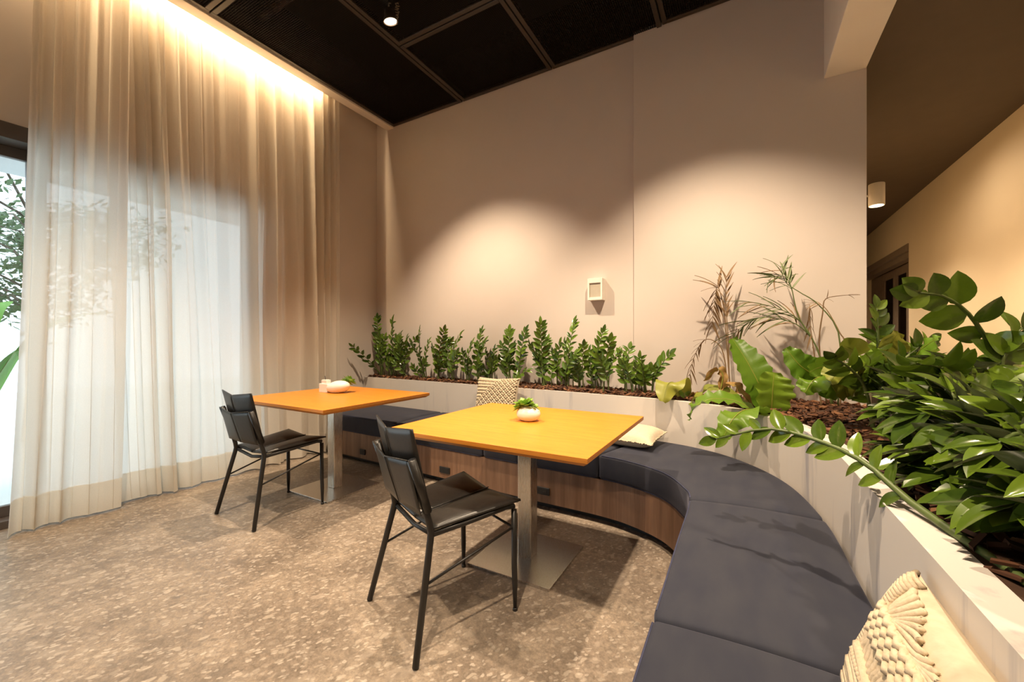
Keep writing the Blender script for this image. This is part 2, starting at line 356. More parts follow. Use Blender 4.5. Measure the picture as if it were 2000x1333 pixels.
# corridor door in the right wall
dr = struct(empty('door_1', (XC + .2, (DY0 + DY1)/2, 0)))
def dbox(lo, hi, name, m, par=dr, bev=.004):
    ox, oy = XC + .2, (DY0 + DY1)/2
    return MB().box((lo[0]-ox, lo[1]-oy, lo[2]), (hi[0]-ox, hi[1]-oy, hi[2])).build(name, m, par, bevel=bev)
dbox((XC-.012, DY0, DZ-.09), (XC+.12, DY1, DZ), 'door_frame', M['trim_brown'])
dbox((XC+.03, DY0, DZ-.17), (XC+.14, DY1, DZ-.09), 'door_frame', M['trim_brown'])
dbox((XC+.02, DY0+.0, 0), (XC+.20, DY0+.02, DZ-.17), 'door_frame', M['trim_brown'])
for y0, y1 in ((7.26, 7.82), (7.84, 8.42), (8.44, 9.06)):
    wdt = .09 if y0 > 7.5 else .04
    s = MB(); o = (XC + .2, (DY0 + DY1)/2)
    for lo, hi in (((XC+.16, y0, 0), (XC+.20, y0+wdt, DZ-.17)), ((XC+.16, y1-wdt, 0), (XC+.20, y1, DZ-.17)), ((XC+.16, y0+wdt, 0), (XC+.20, y1-wdt, .12)), ((XC+.16, y0+wdt, DZ-.29), (XC+.20, y1-wdt, DZ-.17))):
        s.box((lo[0]-o[0], lo[1]-o[1], lo[2]), (hi[0]-o[0], hi[1]-o[1], hi[2]))
    lf = s.build('door_leaf', M['trim_brown'], dr, bevel=.004)
    dbox((XC+.175, y0+wdt-.01, .11), (XC+.185, y1-wdt+.01, DZ-.28), 'pane', M['door_glass'], lf, 0)
dbox((XC+.16, 9.08, 0), (XC+.24, DY1, DZ-.17), 'side_panel', M['trim_brown'])
dbox((XC+.40, DY0-.3, 0), (XC+.42, DY1+.3, DZ+.1), 'back_panel', M['trim_brown'])

# ------------------------------------------------------------------ bench curves
FC = [(-3.75, 2.70), (-2.72, 2.655), (-1.75, 2.605), (-1.28, 2.58), (-.82, 2.565), (-.60, 2.52), (-.39, 2.405), (-.265, 2.225), (-.215, 2.06), (-.210, 1.60), (-.207, 1.13), (-.207, .20), (-.207, -.70)]
BC = [(-3.75, 3.355), (-2.72, 3.31), (-1.75, 3.255), (-1.28, 3.225), (-.62, 3.165), (-.26, 3.075), (-.005, 2.89), (.205, 2.56), (.305, 2.10), (.322, 1.62), (.330, 1.14), (.333, .20), (.333, -.70)]
def FP(t): return Vector((*catmull(FC, t), 0))
def BP(t): return Vector((*catmull(BC, t), 0))
def arc(fn, t0, t1, n): return [fn(t0 + (t1 - t0)*i/n) for i in range(n+1)]

# plinth
N = 110
pl = empty('bench_plinth', (-1.5, 2.7, 0)); tag(pl, 'curved walnut veneer bench base with black sockets under the blue cushions', 'bench')
po = Vector((-1.5, 2.7, 0))
fr = arc(FP, 0, 11.4, N); bk = arc(BP, 0, 11.4, N)
def band(a, b, z0, z1, name, m, parent, o):
    me = bpy.data.meshes.new(name); vs = []; fs = []; L = [0]
    for i in range(1, len(a)): L.append(L[-1] + (a[i] - a[i-1]).length)
    n = len(a)
    for i in range(n):
        for p, z in ((a[i], z0), (a[i], z1), (b[i], z1), (b[i], z0)): q = p - o; vs.append((q.x, q.y, z))
    for i in range(n-1):
        for k in range(4): fs.append((4*i+k, 4*i+(k+1) % 4, 4*(i+1)+(k+1) % 4, 4*(i+1)+k))
    fs += [(0, 3, 2, 1), (4*n-4, 4*n-3, 4*n-2, 4*n-1)]
    me.from_pydata(vs, [], fs); uv = me.uv_layers.new()
    for p in me.polygons:
        for li in p.loop_indices:
            vi = me.loops[li].vertex_index; uv.data[li].uv = (L[vi//4] + (.7 if vi % 4 > 1 else 0), me.vertices[vi].co.z)
    me.materials.append(m); return obj(name, me, parent)
def inset(a, b, d): return [p + (q - p).normalized()*d for p, q in zip(a, b)]
band(inset(fr, bk, .008), inset(bk, fr, .004), .05, .288, 'fascia', M['walnut'], pl, po)
band(inset(fr, bk, .07), inset(bk, fr, .01), 0, .05, 'toe_kick', M['black_plastic'], pl, po)
for t, z, wd in ((.59, .118, .075), (1.56, .122, .11), (3.09, .135, .135)):
    p = FP(t); tn = (FP(t+.05) - FP(t-.05)).normalized(); nn = Vector((tn.y, -tn.x, 0))
    if nn.y > 0: nn = -nn
    so = MB().box((-wd/2, -.006, -.026), (wd/2, .006, .026)).build('power_socket', M['black_plastic'], pl, bevel=.003)
    so.location = p - po + Vector((0, 0, z)) + nn*(-.002); so.rotation_euler = (0, 0, math.atan2(tn.y, tn.x))
    k = 2 if wd > .1 else 1
    for i in range(k):
        cx = (i - (k-1)/2)*wd*.46
        b = MB().box((cx-.019, -.008, -.018), (cx+.019, -.005, .018))
        for dx in (-.008, .008): b.lathe([(.003, -.0005), (.003, .0005)], 8, (cx+dx, -.008, 0))
        ins = b.build('socket_insert', M['chair_metal'], so)

# cushions
def cushion(t0, t1, label, n=28, z0=.290, z1=.452, gap=.004):
    rr = .022; fine = []
    mid = (FP(t0) + BP(t0))/2; mid2 = (FP(t1) + BP(t1))/2; o = (mid + mid2)/2; o.z = z0
    Lf = sum(((FP(t0+(t1-t0)*(i+1)/20)+BP(t0+(t1-t0)*(i+1)/20))/2 - (FP(t0+(t1-t0)*i/20)+BP(t0+(t1-t0)*i/20))/2).length for i in range(20))
    es = [0, .15, .4, 1.0]; st = []
    for e in es: st.append((gap + e*rr, rr*(1 - math.sqrt(max(0, 1-(1-e)**2)))))
    for i in range(1, n): st.append((gap + rr + (Lf - 2*gap - 2*rr)*i/n, 0))
    for e in reversed(es): st.append((Lf - gap - e*rr, rr*(1 - math.sqrt(max(0, 1-(1-e)**2)))))
    b = MB(); rings = []
    corner = [(R(a)) for a in (0, 22, 45, 68, 90)]
    topf = []; botf = []
    for dist, ins in st:
        t = t0 + (t1 - t0)*dist/Lf; f, k = FP(t), BP(t); dd = (k - f).normalized(); f = f - dd*.006; k = k - dd*.006
        wd = (k - f).length; ring = []
        for cx, cz, a0 in ((rr, rr, 180), (wd-rr, rr, 270), (wd-rr, z1-z0-rr, 0), (rr, z1-z0-rr, 90)):
            if cz > .1 and a0 == 90:
                for i in range(1, 7):
                    s_ = 1 - i/7; x = rr + (wd-2*rr)*s_; crown = .009*math.sin(PI*s_)
                    ring.append((x, z1-z0-ins + crown))
            for a in corner:
                aa = R(a0) + a; r2 = max(rr - ins, .001)
                ring.append((cx + r2*math.cos(aa), cz + r2*math.sin(aa)))
        rings.append([f + dd*x - o + Vector((0, 0, z + z0)) for x, z in ring])
        topf.append(f + dd*(rr*.3+ins) - o + Vector((0, 0, z1 - rr*.28 - ins))); botf.append(f + dd*(rr*.3+ins) - o + Vector((0, 0, z0 + rr*.28)))
    m_ = len(rings[0]); vs = [v for r_ in rings for v in r_]
    fs = [(i*m_+k, i*m_+(k+1) % m_, (i+1)*m_+(k+1) % m_, (i+1)*m_+k) for i in range(len(rings)-1) for k in range(m_)]
    fs += [tuple(range(m_))[::-1], tuple(range((len(rings)-1)*m_, len(rings)*m_))]
    b.add(vs, fs); me = b.mesh('seat_cushion', M['velvet'], True)
    c = obj('seat_cushion', me, None, loc=o); tag(c, label, 'cushion', 'blue seat cushions along the bench')
    for q in (topf, botf): MB().tube(q[3:-3], .0032, 6).build('piping', M['piping'], c, True)
    return c
cushion(0, 1, 'straight navy velvet seat cushion at the bench end beside the curtain')
cushion(1, 2, 'straight navy velvet seat cushion in front of the upright macrame pillow', 20)
cushion(2, 4, 'straight navy velvet seat cushion under the back edge of the table with the succulent')
cushion(4, 8, 'curved navy velvet seat cushion wrapping the bench corner', 44)
cushion(8, 10, 'navy velvet seat cushion with leaf shadows next to the curved corner cushion')
cushion(10, 11.4, 'navy velvet seat cushion under the large macrame pillow')

# planter: inner face follows the cushions
PZ = .757
pt = empty('planter', (0, 3.0, 0)); tag(pt, 'long white curved planter wall filled with bark mulch behind the bench', 'planter')
q0 = Vector((0, 3.0, 0))
inn = [Vector((XW + .01, 3.365, 0))] + arc(BP, 0, 11.8, 120)
def nrm(pts, i):
    t = (pts[min(i+1, len(pts)-1)] - pts[max(i-1, 0)]).normalized(); return Vector((-t.y, t.x, 0))
def rimw(p): return .022 + .052*max(0, min(1, (p.x + .9)/1.1))
rim = [p + nrm(inn, i)*rimw(p) for i, p in enumerate(inn)]
out = [Vector((XW + .01, 3.57, 0)), Vector((-.85, 3.57, 0)), Vector((-.83, 3.525, 0)), Vector((.73, 3.525, 0)), Vector((.98, 3.2, 0)), Vector((1.04, 2.6, 0)), Vector((1.05, -.90, 0))]
band(inn, rim, 0, PZ, 'planter_wall', M['planter_white'], pt, q0)
ow = [Vector((.725, 3.5, 0)), Vector((.98, 3.2, 0)), Vector((1.04, 2.6, 0)), Vector((1.05, -.9, 0))]
band(ow, [p + Vector((.05, .02, 0)) for p in ow], 0, PZ, 'planter_wall', M['planter_white'], pt, q0)
soil = MB()
def outp(p):
    if p.x < -.3: return Vector((p.x, YW1 - .005 if p.x < XSPLIT else YW2 - .005, 0))
    return None
# soil strip: from rim to the outer boundary, matched by station
outs = []
for i, p in enumerate(rim):
    s = i/(len(rim)-1); o = outp(p)
    if o is None:
        j = next(k for k, q in enumerate(rim) if q.x >= -.3); s = (i - j)/(len(rim)-1-j)
        o = Vector((*catmull([(-.3, 3.522), (.35, 3.522), (.78, 3.42), (1.0, 3.0), (1.045, 2.2), (1.048, 1.2), (1.05, -.8)], s*6), 0))
    outs.append(o)
vs = []; ns = 6; hn = smooth_noise(4)
for i, (a, b) in enumerate(zip(rim, outs)):
    for k in range(ns+1):
        p = a.lerp(b, k/ns); vs.append((p.x, p.y - 3.0, PZ - .012 + .018*hn(i*.7 + k*3.1) + .02*math.sin(PI*k/ns)))
soil.add(vs, [(i*(ns+1)+k, (i+1)*(ns+1)+k, (i+1)*(ns+1)+k+1, i*(ns+1)+k+1) for i in range(len(rim)-1) for k in range(ns)])
soil.build('soil', M['mulch_soil'], pt, True)
# bark chips
rnd = random.Random(11); chips = MB()
for _ in range(5200):
    i = rnd.randrange(len(rim)-1); u = rnd.random(); k = rnd.uniform(.02, .98)
    p = rim[i].lerp(rim[i+1], u).lerp(outs[i].lerp(outs[i+1], u), k)
    if p.y < -.2: continue
    L, W, H = rnd.uniform(.012, .034), rnd.uniform(.006, .013), rnd.uniform(.002, .005)
    q = Quaternion((0, 0, 1), rnd.uniform(0, 6.3)) @ Quaternion((1, 0, 0), rnd.uniform(-.5, .5)) @ Quaternion((0, 1, 0), rnd.uniform(-.5, .5))
    c = Vector((p.x, p.y, PZ + rnd.uniform(-.008, .022)))
    sh = [(-L, -W*.6, -H), (L*.8, -W, -H), (L, W*.7, -H), (-L*.7, W, -H), (-L, -W*.6, H), (L*.8, -W, H), (L, W*.7, H), (-L*.7, W, H)]
    chips.add([c + q @ Vector(s_) for s_ in sh], [(3,2,1,0),(4,5,6,7),(0,1,5,4),(1,2,6,5),(2,3,7,6),(3,0,4,7)])
mm = mat('bark_chip', rough=.85); g = nd(mm, 'ShaderNodeNewGeometry'); ln(mm, ramp(mm, g.outputs['Random Per Island'], [(0, (.045, .017, .008)), (.6, (.12, .045, .018)), (1, (.24, .11, .045))]), bsdf(mm).inputs['Base Color'])
tag(chips.build('bark_mulch', mm), 'reddish brown bark chips spread over the soil of the white planter', 'mulch', kind='stuff')

# ------------------------------------------------------------------ curtains
def curtain(y0t, y1t, y0b, y1b, xc, seed, label, nfold, amp, join, ztop=3.96):
    f1, f2, f3 = smooth_noise(seed), smooth_noise(seed+1), smooth_noise(seed+2)
    nu, nv = nfold*26, 44
    def pt_(u, v, off=0):
        z = .012 + (ztop - .012)*v
        top = max(0, (v - .35)/.65); ya = y0b + (y0t - y0b)*v**.8; yb = y1b + (y1t - y1b)*v**.8
        ph = 2*PI*(nfold*u + 1.25*f1(u*nfold*.42) + .16*f3(v*2.4 + u*9)*(1-v) + .25*f2(u*nfold*.3 + 7)*v)
        A = amp*(.80 + .65*f2(u*nfold*.6 + 2))*(1 - .42*v**2)
        sharp = math.sin(ph) + .30*math.sin(2*ph + 2.2*f3(u*nfold*.5)) + .16*math.sin(3*ph + 3*f2(u*nfold*.7)) + top*(.50*math.sin(2*ph + .4) + .30*math.sin(4*ph + f1(u*20)))
        x = xc + A*sharp + .012*f3(v*3 + u*nfold*.3) + off
        y = ya + (yb - ya)*(u + .30*math.sin(2*ph + .5)/(2*PI*nfold)*1.6*(1-.3*v))
        e = max(0, 1 - ((1-u)/.45 if join > 0 else u/.16)); e = min(1, e*1.6)   # panels pass clear of each other where they overlap
        x = x + e*((-3.838 if join > 0 else -3.945) + .18*(x - xc) - x)
        x = max(XW + .012 + off, min(x, -3.828 if v > .93 else -3.79 + off))
        return (x, y, z)
    me = MB().grid(lambda u, v: pt_(u, v), nu, nv)
    o = Vector((xc, (y0b + y1b)/2, 0))
    me.v = [(v[0]-o.x, v[1]-o.y, v[2]) for v in me.v]
    c = me.build('curtain', M['sheer'], None, True, loc=o); tag(c, label, 'curtain', 'sheer curtains')
    hb = MB().grid(lambda u, v: pt_(u, v*.052, .004), nu, 3); hb.v = [(v[0]-o.x, v[1]-o.y, v[2]) for v in hb.v]
    hb.build('hem', M['sheer_hem'], c, True)
    return c
curtain(.74, 1.17, .61, 1.12, -3.872, 5, 'cream sheer curtain panel whose outer edge leaves part of the window uncovered', 4, .060, 1)
curtain(1.04, 2.99, 1.16, 2.98, -3.915, 21, 'wide cream sheer curtain panel hanging behind the chair and table by the window', 12, .058, -1)

# ------------------------------------------------------------------ tables
def table(cx, cy, sx, sy, pc, ps, label, rz=0):
    t = empty('dining_table', (cx, cy, 0), rz); tag(t, label, 'table', 'square honey wood tables')
    b = MB(); h = [(sx/2, sy/2, .75), (sx/2, sy/2, .730), (sx/2-.022, sy/2-.022, .714)]
    vs = [];
    for x, y, z in h: vs += [(-x, -y, z), (x, -y, z), (x, y, z), (-x, y, z)]
    top = MB(); top.add(vs[:4], [(0, 1, 2, 3)]); 
    b.add(vs, [(4*i+(k+1) % 4, 4*i+k, 4*(i+1)+k, 4*(i+1)+(k+1) % 4) for i in range(2) for k in range(4)] + [(11, 10, 9, 8), (0, 1, 2, 3)])
    o = b.build('tabletop', M['table_wood'], t, bevel=.0015)
    o.data.materials.append(M['table_edge'])
    for p in o.data.polygons[:-1]: p.material_index = 1
    x, y = pc[0]-cx, pc[1]-cy; s = ps/2
    MB().box((x-.12, y-.12, .700), (x+.12, y+.12, .714)).build('mounting_plate', M['brushed_steel'], t)
    MB().box((x-.041, y-.041, .012), (x+.041, y+.041, .702)).build('column', M['brushed_steel'], t, bevel=.006)
    MB().box((x-s, y-s, 0), (x+s, y+s, .013)).build('base_plate', M['brushed_steel'], t, bevel=.002)
    return t
table(-1.030, 1.940, 1.055, .985, (-1.033, 1.985), .475, 'honey wood square table with a green succulent pot on it')
table(-2.860, 2.135, 1.10, 1.005, (-2.868, 2.137), .485, 'honey wood square table with a sugar box and white pebble pot by the curtain')

# ------------------------------------------------------------------ chairs
def chair(x, y, rz, label):
    c = empty('dining_chair', (x, y, 0), rz); tag(c, label, 'chair', 'black leather chairs')
    fm, lm = M['chair_metal'], M['leather']
    for s in (-1, 1):
        leg = [(s*.246, 0, 0.004), (s*.186, .089, .418), (s*.182, .094, .447), (s*.180, .088, .48), (s*.177, .016, .736)]
        MB().tube(leg, [.0125, .0135, .014, .0135, .0125], 12).build('leg', fm, c, True)
        l2 = MB().tube([(s*.218, .483, .012), (s*.2175, .482, .12), (s*.216, .480, .20), (s*.215, .479, .446)], [.008, .0125, .0125, .0125], 12)
        l2 = l2.build('leg', fm, c, True)
        MB().lathe([(.009, 0), (.011, .003), (.011, .011), (.007, .015)], 12, (s*.218, .483, 0)).build('foot', fm, l2, True)
        MB().tube([(s*.184, .098, .436), (s*.198, .25, .448), (s*.213, .44, .466), (s*.216, .478, .462)], .0115, 10).build('side_rail', fm, c, True)
        MB().tube([(s*.206, .056, .262), (s*.215, .479, .372)], .0055, 8).build('stretcher', fm, c, True)
    MB().tube([(-.215, .479, .366), (.215, .479, .366)], .0055, 8).build('stretcher', fm, c, True)
    MB().tube([(-.184, .10, .436), (0, .108, .408), (.184, .10, .436)], .0105, 10).build('cross_rail', fm, c, True)
    MB().tube([(-.214, .475, .458), (0, .475, .432), (.214, .475, .458)], .0105, 10).build('cross_rail', fm, c, True)
    # folded seat: two padded halves meeting at a low crease
    def pad(quad, th, nu, nv, puff):
        a, b, d, e = [Vector(q) for q in quad]; nn = (b-a).cross(e-a).normalized()
        m = MB()
        def srf(sgn):
            def fn(u, v):
                p = a.lerp(b, u).lerp(e.lerp(d, u), v)
                k = (1-(2*u-1)**6)*(1-(2*v-1)**6)
                return p + nn*(sgn*th/2*(.35+.65*k) + sgn*puff*math.sin(PI*u)*math.sin(PI*v))
            return fn
        m.grid(srf(1), nu, nv); n0 = len(m.v); m.grid(srf(-1), nu, nv)
        bd = [i for i in range(nu+1)] + [j*(nu+1)+nu for j in range(1, nv+1)] + [nv*(nu+1)+i for i in range(nu-1, -1, -1)] + [j*(nu+1) for j in range(nv-1, 0, -1)]
        for i in range(len(bd)): p, q = bd[i], bd[(i+1) % len(bd)]; m.f.append((q, p, p+n0, q+n0))
        h = nu*nv; m.f[h:2*h] = [f[::-1] for f in m.f[h:2*h]] if n0 == (nu+1)*(nv+1) else m.f[h:2*h]
        return m
    zc = .012
    seat = empty('seat', (0, .3, .45), 0, c)
    def sh(q): return [(p[0], p[1]-.3, p[2]-.45) for p in q]
    for s in (-1, 1):
        q = [(0, .112, .436), (s*.190, .100, .458), (s*.240, .497, .492), (0, .492, .470)]
        if s < 0: q = [q[1], q[0], q[3], q[2]]
        pad(sh(q), .026, 10, 14, .006).build('seat_pad', lm, seat, True)
    MB().tube(sh([(0, .106, .447), (0, .3, .466), (0, .492, .482)]), .0022, 6).build('crease_seam', fm, seat, True)
    # folded backrest: crease to the rear, sleeve over the uprights
    back = empty('backrest', (0, 0, .68), 0, c)
    def bh(q): return [(p[0], p[1], p[2]-.68) for p in q]
    for s in (-1, 1):
        q = [(0, -.016, .838), (s*.192, .012, .858), (s*.180, .094, .520), (0, .056, .516)]
        if s > 0: q = [q[1], q[0], q[3], q[2]]
        pad(bh(q), .018, 10, 14, .003).build('back_pad', lm, back, True)
        # rear sleeve
        q2 = [(0, -.020, .722), (s*.186, -.002, .742), (s*.184, .052, .520), (0, .044, .516)]
        if s > 0: q2 = [q2[1], q2[0], q2[3], q2[2]]
        pad(bh(q2), .006, 8, 8, .001).build('sleeve', lm, back, True)
        MB().tube(bh([(s*.188, .010, .742), (s*.184, .08, .530)]), [.018, .0165], 12).build('sleeve_edge', lm, back, True)
    MB().tube(bh([(0, -.0265, .838), (0, -.004, .74)]), .0016, 6).build('crease_seam', fm, back, True)
    MB().tube(bh([(0, -.0245, .722), (0, .039, .518)]), .0016, 6).build('crease_seam', fm, back, True)
    MB().tube(bh([(-.186, -.006, .7425), (0, -.024, .7225), (.186, -.006, .7425)]), .0028, 6).build('sleeve_hem', lm, back, True)
    return c
chair(-1.258, 1.194, -.390, 'black leather folded-seat chair turned askew to the table with the succulent')
chair(-2.893, 1.400, -.028, 'black leather folded-seat chair squared up to the table with the sugar box')

# ------------------------------------------------------------------ table things
def rosette(parent, c, r, seed, tilt=(0, 0, 0), nring=((3, .35, 75), (5, .6, 55), (7, .85, 35), (8, 1.0, 12)), mname='succulent'):
    rr = random.Random(seed)
    def lf(u, v):
        wdt = .30*math.sin(PI*min(1, .12 + .80*v))**.8*(1 if v < .97 else .5); x = (u-.5)*2*wdt
        return (x, v, .25*x*x*4 + .10*v*v)
    b = MB().grid(lf, 4, 5); me = b.mesh('leaf', M[mname], True)
    rot = Quaternion((1, 0, 0), tilt[0]) @ Quaternion((0, 1, 0), tilt[1])
    for n, sc, el in nring:
        for k in range(n):
            o = obj('leaf', me, parent); a = 2*PI*k/n + rr.uniform(-.2, .2)
            q = rot @ Quaternion((0, 0, 1), a) @ Quaternion((1, 0, 0), R(el + rr.uniform(-8, 8)))
            o.rotation_mode = 'QUATERNION'; o.rotation_quaternion = q; o.location = Vector(c); s = r*sc*rr.uniform(.9, 1.1); o.scale = (s, s, s)
p1 = empty('succulent_pot', (-1.028, 1.985, .75)); tag(p1, 'small white pebble pot holding a bright green succulent', 'potted plant')
def pebble(rx, ry, rz, lean=0):
    def fn(u, v):
        a = 2*PI*u; b = -PI/2 + PI*v; r = math.cos(b); z = math.sin(b)
        return (rx*r*math.cos(a) + lean*z, ry*r*math.sin(a), rz + rz*max(z, -.86) - (.14*rz))
    return MB().grid(fn, 32, 18)
pebble(.068, .060, .046).build('pot', M['ceramic'], p1, True)
rosette(p1, (-.016, -.004, .082), .066, 3, (R(8), R(-10)))
rosette(p1, (-.044, -.014, .070), .052, 4, (R(12), R(-40)))
rosette(p1, (.018, .006, .072), .052, 8, (R(-10), R(30)))
p2 = empty('pebble_pot', (-2.985, 2.255, .75), R(12)); tag(p2, 'large smooth white pebble pot lying beside the sugar box', 'potted plant')
pebble(.105, .070, .056, .022).build('pot', M['ceramic'], p2, True)
rosette(p2, (.060, .062, .088), .070, 5, (R(-30), R(18)))
rosette(p2, (.025, .068, .075), .055, 6, (R(-40), R(0)))
sb = empty('sugar_box', (-3.115, 2.235, .75), R(6)); tag(sb, 'square white box of sugar sachets with a stirrer standing up', 'box')
MB().box((-.048, -.036, 0), (.048, .036, .075)).build('box_body', M['box_white'], sb, bevel=.003)
ins_ = MB().box((-.034, -.024, .075), (.026, .024, .104)).build('sachet_stack', M['ceramic'], sb, bevel=.002)
for k in range(5): MB().box((-.030 + k*.011, -.022, .100), (-.0285 + k*.011, .022, .107 + .002*(k % 2))).build('sachet', M['box_white'], ins_)
MB().tube([(-.006, 0, .09), (-.022, .004, .138)], .0028, 6).build('stirrer', M['black_plastic'], sb, True)

# ------------------------------------------------------------------ pillows
def pillow_fn(w_, h_, th, pw=3.2):
    def fn(u, v, sgn=1, off=0):
        a, b = 2*u-1, 2*v-1
        k = max(0, (1-abs(a)**pw))**.55*max(0, (1-abs(b)**pw))**.55
        pin = 1 - .06*(a*a)*(1-b*b) - .0
        x = w_/2*a*(1 - .07*(1-b*b)*a*a); y = h_/2*b*(1 - .07*(1-a*a)*b*b)
        return Vector((x, y, sgn*(th/2*k + off)))
    return fn
def pillow_body(fn, name, m, parent, n=24):
    b = MB(); b.grid(lambda u, v: fn(u, v, 1), n, n); b.grid(lambda u, v: fn(1-u, v, -1), n, n)
    return b.build(name, m, parent, True)
def frame_from(loc, xax, yax):
    x = Vector(xax).normalized(); y = Vector(yax); y = (y - x*y.dot(x)).normalized(); z = x.cross(y)
    return Matrix(((x.x, y.x, z.x, loc[0]), (x.y, y.y, z.y, loc[1]), (x.z, y.z, z.z, loc[2]), (0, 0, 0, 1)))
# flat cream pillow with fringed edge
pf = pillow_fn(.38, .36, .125); o = pillow_body(pf, 'pillow', M['cotton'], None)
o.name = 'flat_pillow'; o.matrix_world = frame_from((-.685, 2.93, .522), (1, -.10, 0), (.10, 1, .05))
tag(o, 'flat cream pillow with a fringed edge lying on the curved cushion', 'pillow')
fr_ = MB(); rr = random.Random(2)
per = [(i/60, 0) for i in range(60)] + [(1, i/50) for i in range(50)] + [(1-i/60, 1) for i in range(60)] + [(0, 1-i/50) for i in range(50)]
for u, v in per:
    p = pf(u, v); d = Vector((p.x, p.y*1.1, 0)).normalized()
    fr_.tube([p*.985, p + d*.006 + Vector((rr.uniform(-.003, .003), rr.uniform(-.003, .003), rr.uniform(-.006, .006)))], [.0035, .0028], 5)
tag(fr_.build('fringe', M['cord'], o, True), kind='stuff')
# macrame pillows
def macrame(fn, parent, nu, nv, rad, seed, style):
    rr = random.Random(seed)
    vk = 1.13 if style == 'front' else 1.0
    def S(u, v, off):
        v = v*vk
        return fn(max(.005, min(.995, u)), max(.005, min(.995, v)), 1, off)
    net = MB(); brd = MB(); knots = MB()
    if style == 'net':
        NN = 15
        for k in range(-NN, NN+1):                # two diagonal families crossing
            for sg in (1, -1):
                pts = []
                for i in range(0, 61):
                    v = .01 + .98*i/60; u = .5 + (k/NN) + sg*(v - .5)
                    if .01 <= u <= .99 and v < 1.02 - .95*max(0, .62 - u): pts.append(S(u, v, .009 + .004*math.sin(2*PI*v*NN + (0 if sg > 0 else PI) + k*PI)))
                if len(pts) > 3: net.tube(pts, rad, 6)
        for row in range(9):                      # zigzag braids over the upper corner
            for k in range(26):
                u0 = k/26; v0 = .40 + row*.075; 
                if v0 + .02 < 1.02 - .95*max(0, .62 - u0) - .02 or v0 > .97: continue
                dv = .07*(1 if row % 2 else -1)
                knots.tube([S(u0, v0 - dv/2, .004), S(u0 + .022, v0, .014), S(u0 + .06, v0 + dv/2, .005)], rad*1.3, 6)
    else:
        # left border of rolled ribs, arched fan cords, knotted band, straight bands
        for k in range(46):
            v = k/45*.98 + .01
            brd.tube([S(.01, v, .001), S(.05, v+.006, .010), S(.10, v, .010), S(.145, v-.004, .003)], rad*1.1, 6)
        for k in range(13):                       # arched cords near the corner
            a = k/12
            pts = [S(.15 + .05*math.cos(t*PI/2) + .60*a*math.sin(t*PI/2) + .02, .62 + .25*math.sin(t*PI/2)*(1-.75*a) + .02*math.sin(t*5 + k), .006) for t in [i/10 for i in range(11)]]
            net.tube(pts, rad*1.25, 6)
        for row in range(4):                      # knotted band
            for k in range(11):
                u = .17 + k*.068 + (row % 2)*.034; v = .66 - row*.045
                knots.tube([S(u-.034, v-.016, .003), S(u-.01, v+.012, .014), S(u+.014, v-.008, .017), S(u+.040, v+.018, .004)], rad*1.4, 6)
                knots.tube([S(u-.030, v+.018, .004), S(u, v, .010), S(u+.034, v-.022, .004)], rad*1.3, 6)
        for k in range(22):                       # hanging cords
            u = .16 + k*.036
            net.tube([S(u + .010*math.sin(k + t*3), .50 - .14*t, .006 + .003*rr.random()) for t in [i/6 for i in range(7)]], rad*1.2, 6)
        for row in range(9):                      # wrapped bands below
            v = .345 - row*.038
            pts = [S(.15 + .80*i/24, v + .012*math.sin(i*.5), .008) for i in range(25)]
            net.tube(pts, rad*1.9 if row % 3 else rad*2.4, 7)
        for k in range(30):
            u = .17 + k*.026
            knots.tube([S(u, .34, .012), S(u+.012, .325, .018), S(u+.016, .30, .012)], rad, 5)
    for b, nme in ((net, 'cord_net'), (brd, 'rolled_border'), (knots, 'knot_band')):
        if b.v: tag(b.build(nme, M['cord'], parent, True), kind='stuff')
pn = empty('macrame_pillow', (0, 0, 0)); tag(pn, 'knotted cream macrame pillow standing upright against the planter behind the tables', 'pillow')
pn.matrix_world = frame_from((-1.965, 3.165, .655), (1, -.05, .02), (0.02, .22, 1))
pf1 = pillow_fn(.46, .40, .11); pillow_body(pf1, 'pillow_body', M['cotton'], pn); macrame(pf1, pn, 22, 18, .0062, 1, 'net')
pb = empty('large_macrame_pillow', (0, 0, 0)); tag(pb, 'large cream pillow with thick knotted cords leaning on the planter beside camera end of bench', 'pillow')
pb['label'] = 'large cream pillow with thick knotted cord front leaning on the curved planter'
pb.matrix_world = frame_from((.262, .915, .578), (0, -1, 0), (.40, 0, 1))
pf2 = pillow_fn(.46, .29, .095); pillow_body(pf2, 'pillow_body', M['cotton'], pb); macrame(pf2, pb, 20, 16, .0052, 7, 'front')

# ------------------------------------------------------------------ wall and ceiling fittings
sc_ = empty('wall_sconce', (-1.145, YW1, 1.555)); tag(sc_, 'small white box sconce with a frosted front pane on the wall', 'wall light')
b = MB(); D, Wd, Ht = .085, .135, .195
b.box((-Wd/2, -.012, 0), (Wd/2, 0, Ht))
b.box((-Wd/2, -D, 0), (-Wd/2+.016, -.012, Ht)).box((Wd/2-.016, -D, 0), (Wd/2, -.012, Ht)).box((-Wd/2+.016, -D, 0), (Wd/2-.016, -.012, .026)).box((-Wd/2+.016, -D, Ht-.042), (Wd/2-.016, -.012, Ht))
b.build('sconce_body', M['white_paint'], sc_, bevel=.002)
MB().box((-Wd/2+.015, -D+.010, .025), (Wd/2-.015, -D+.014, Ht-.041)).build('pane', M['frosted_glass'], sc_)

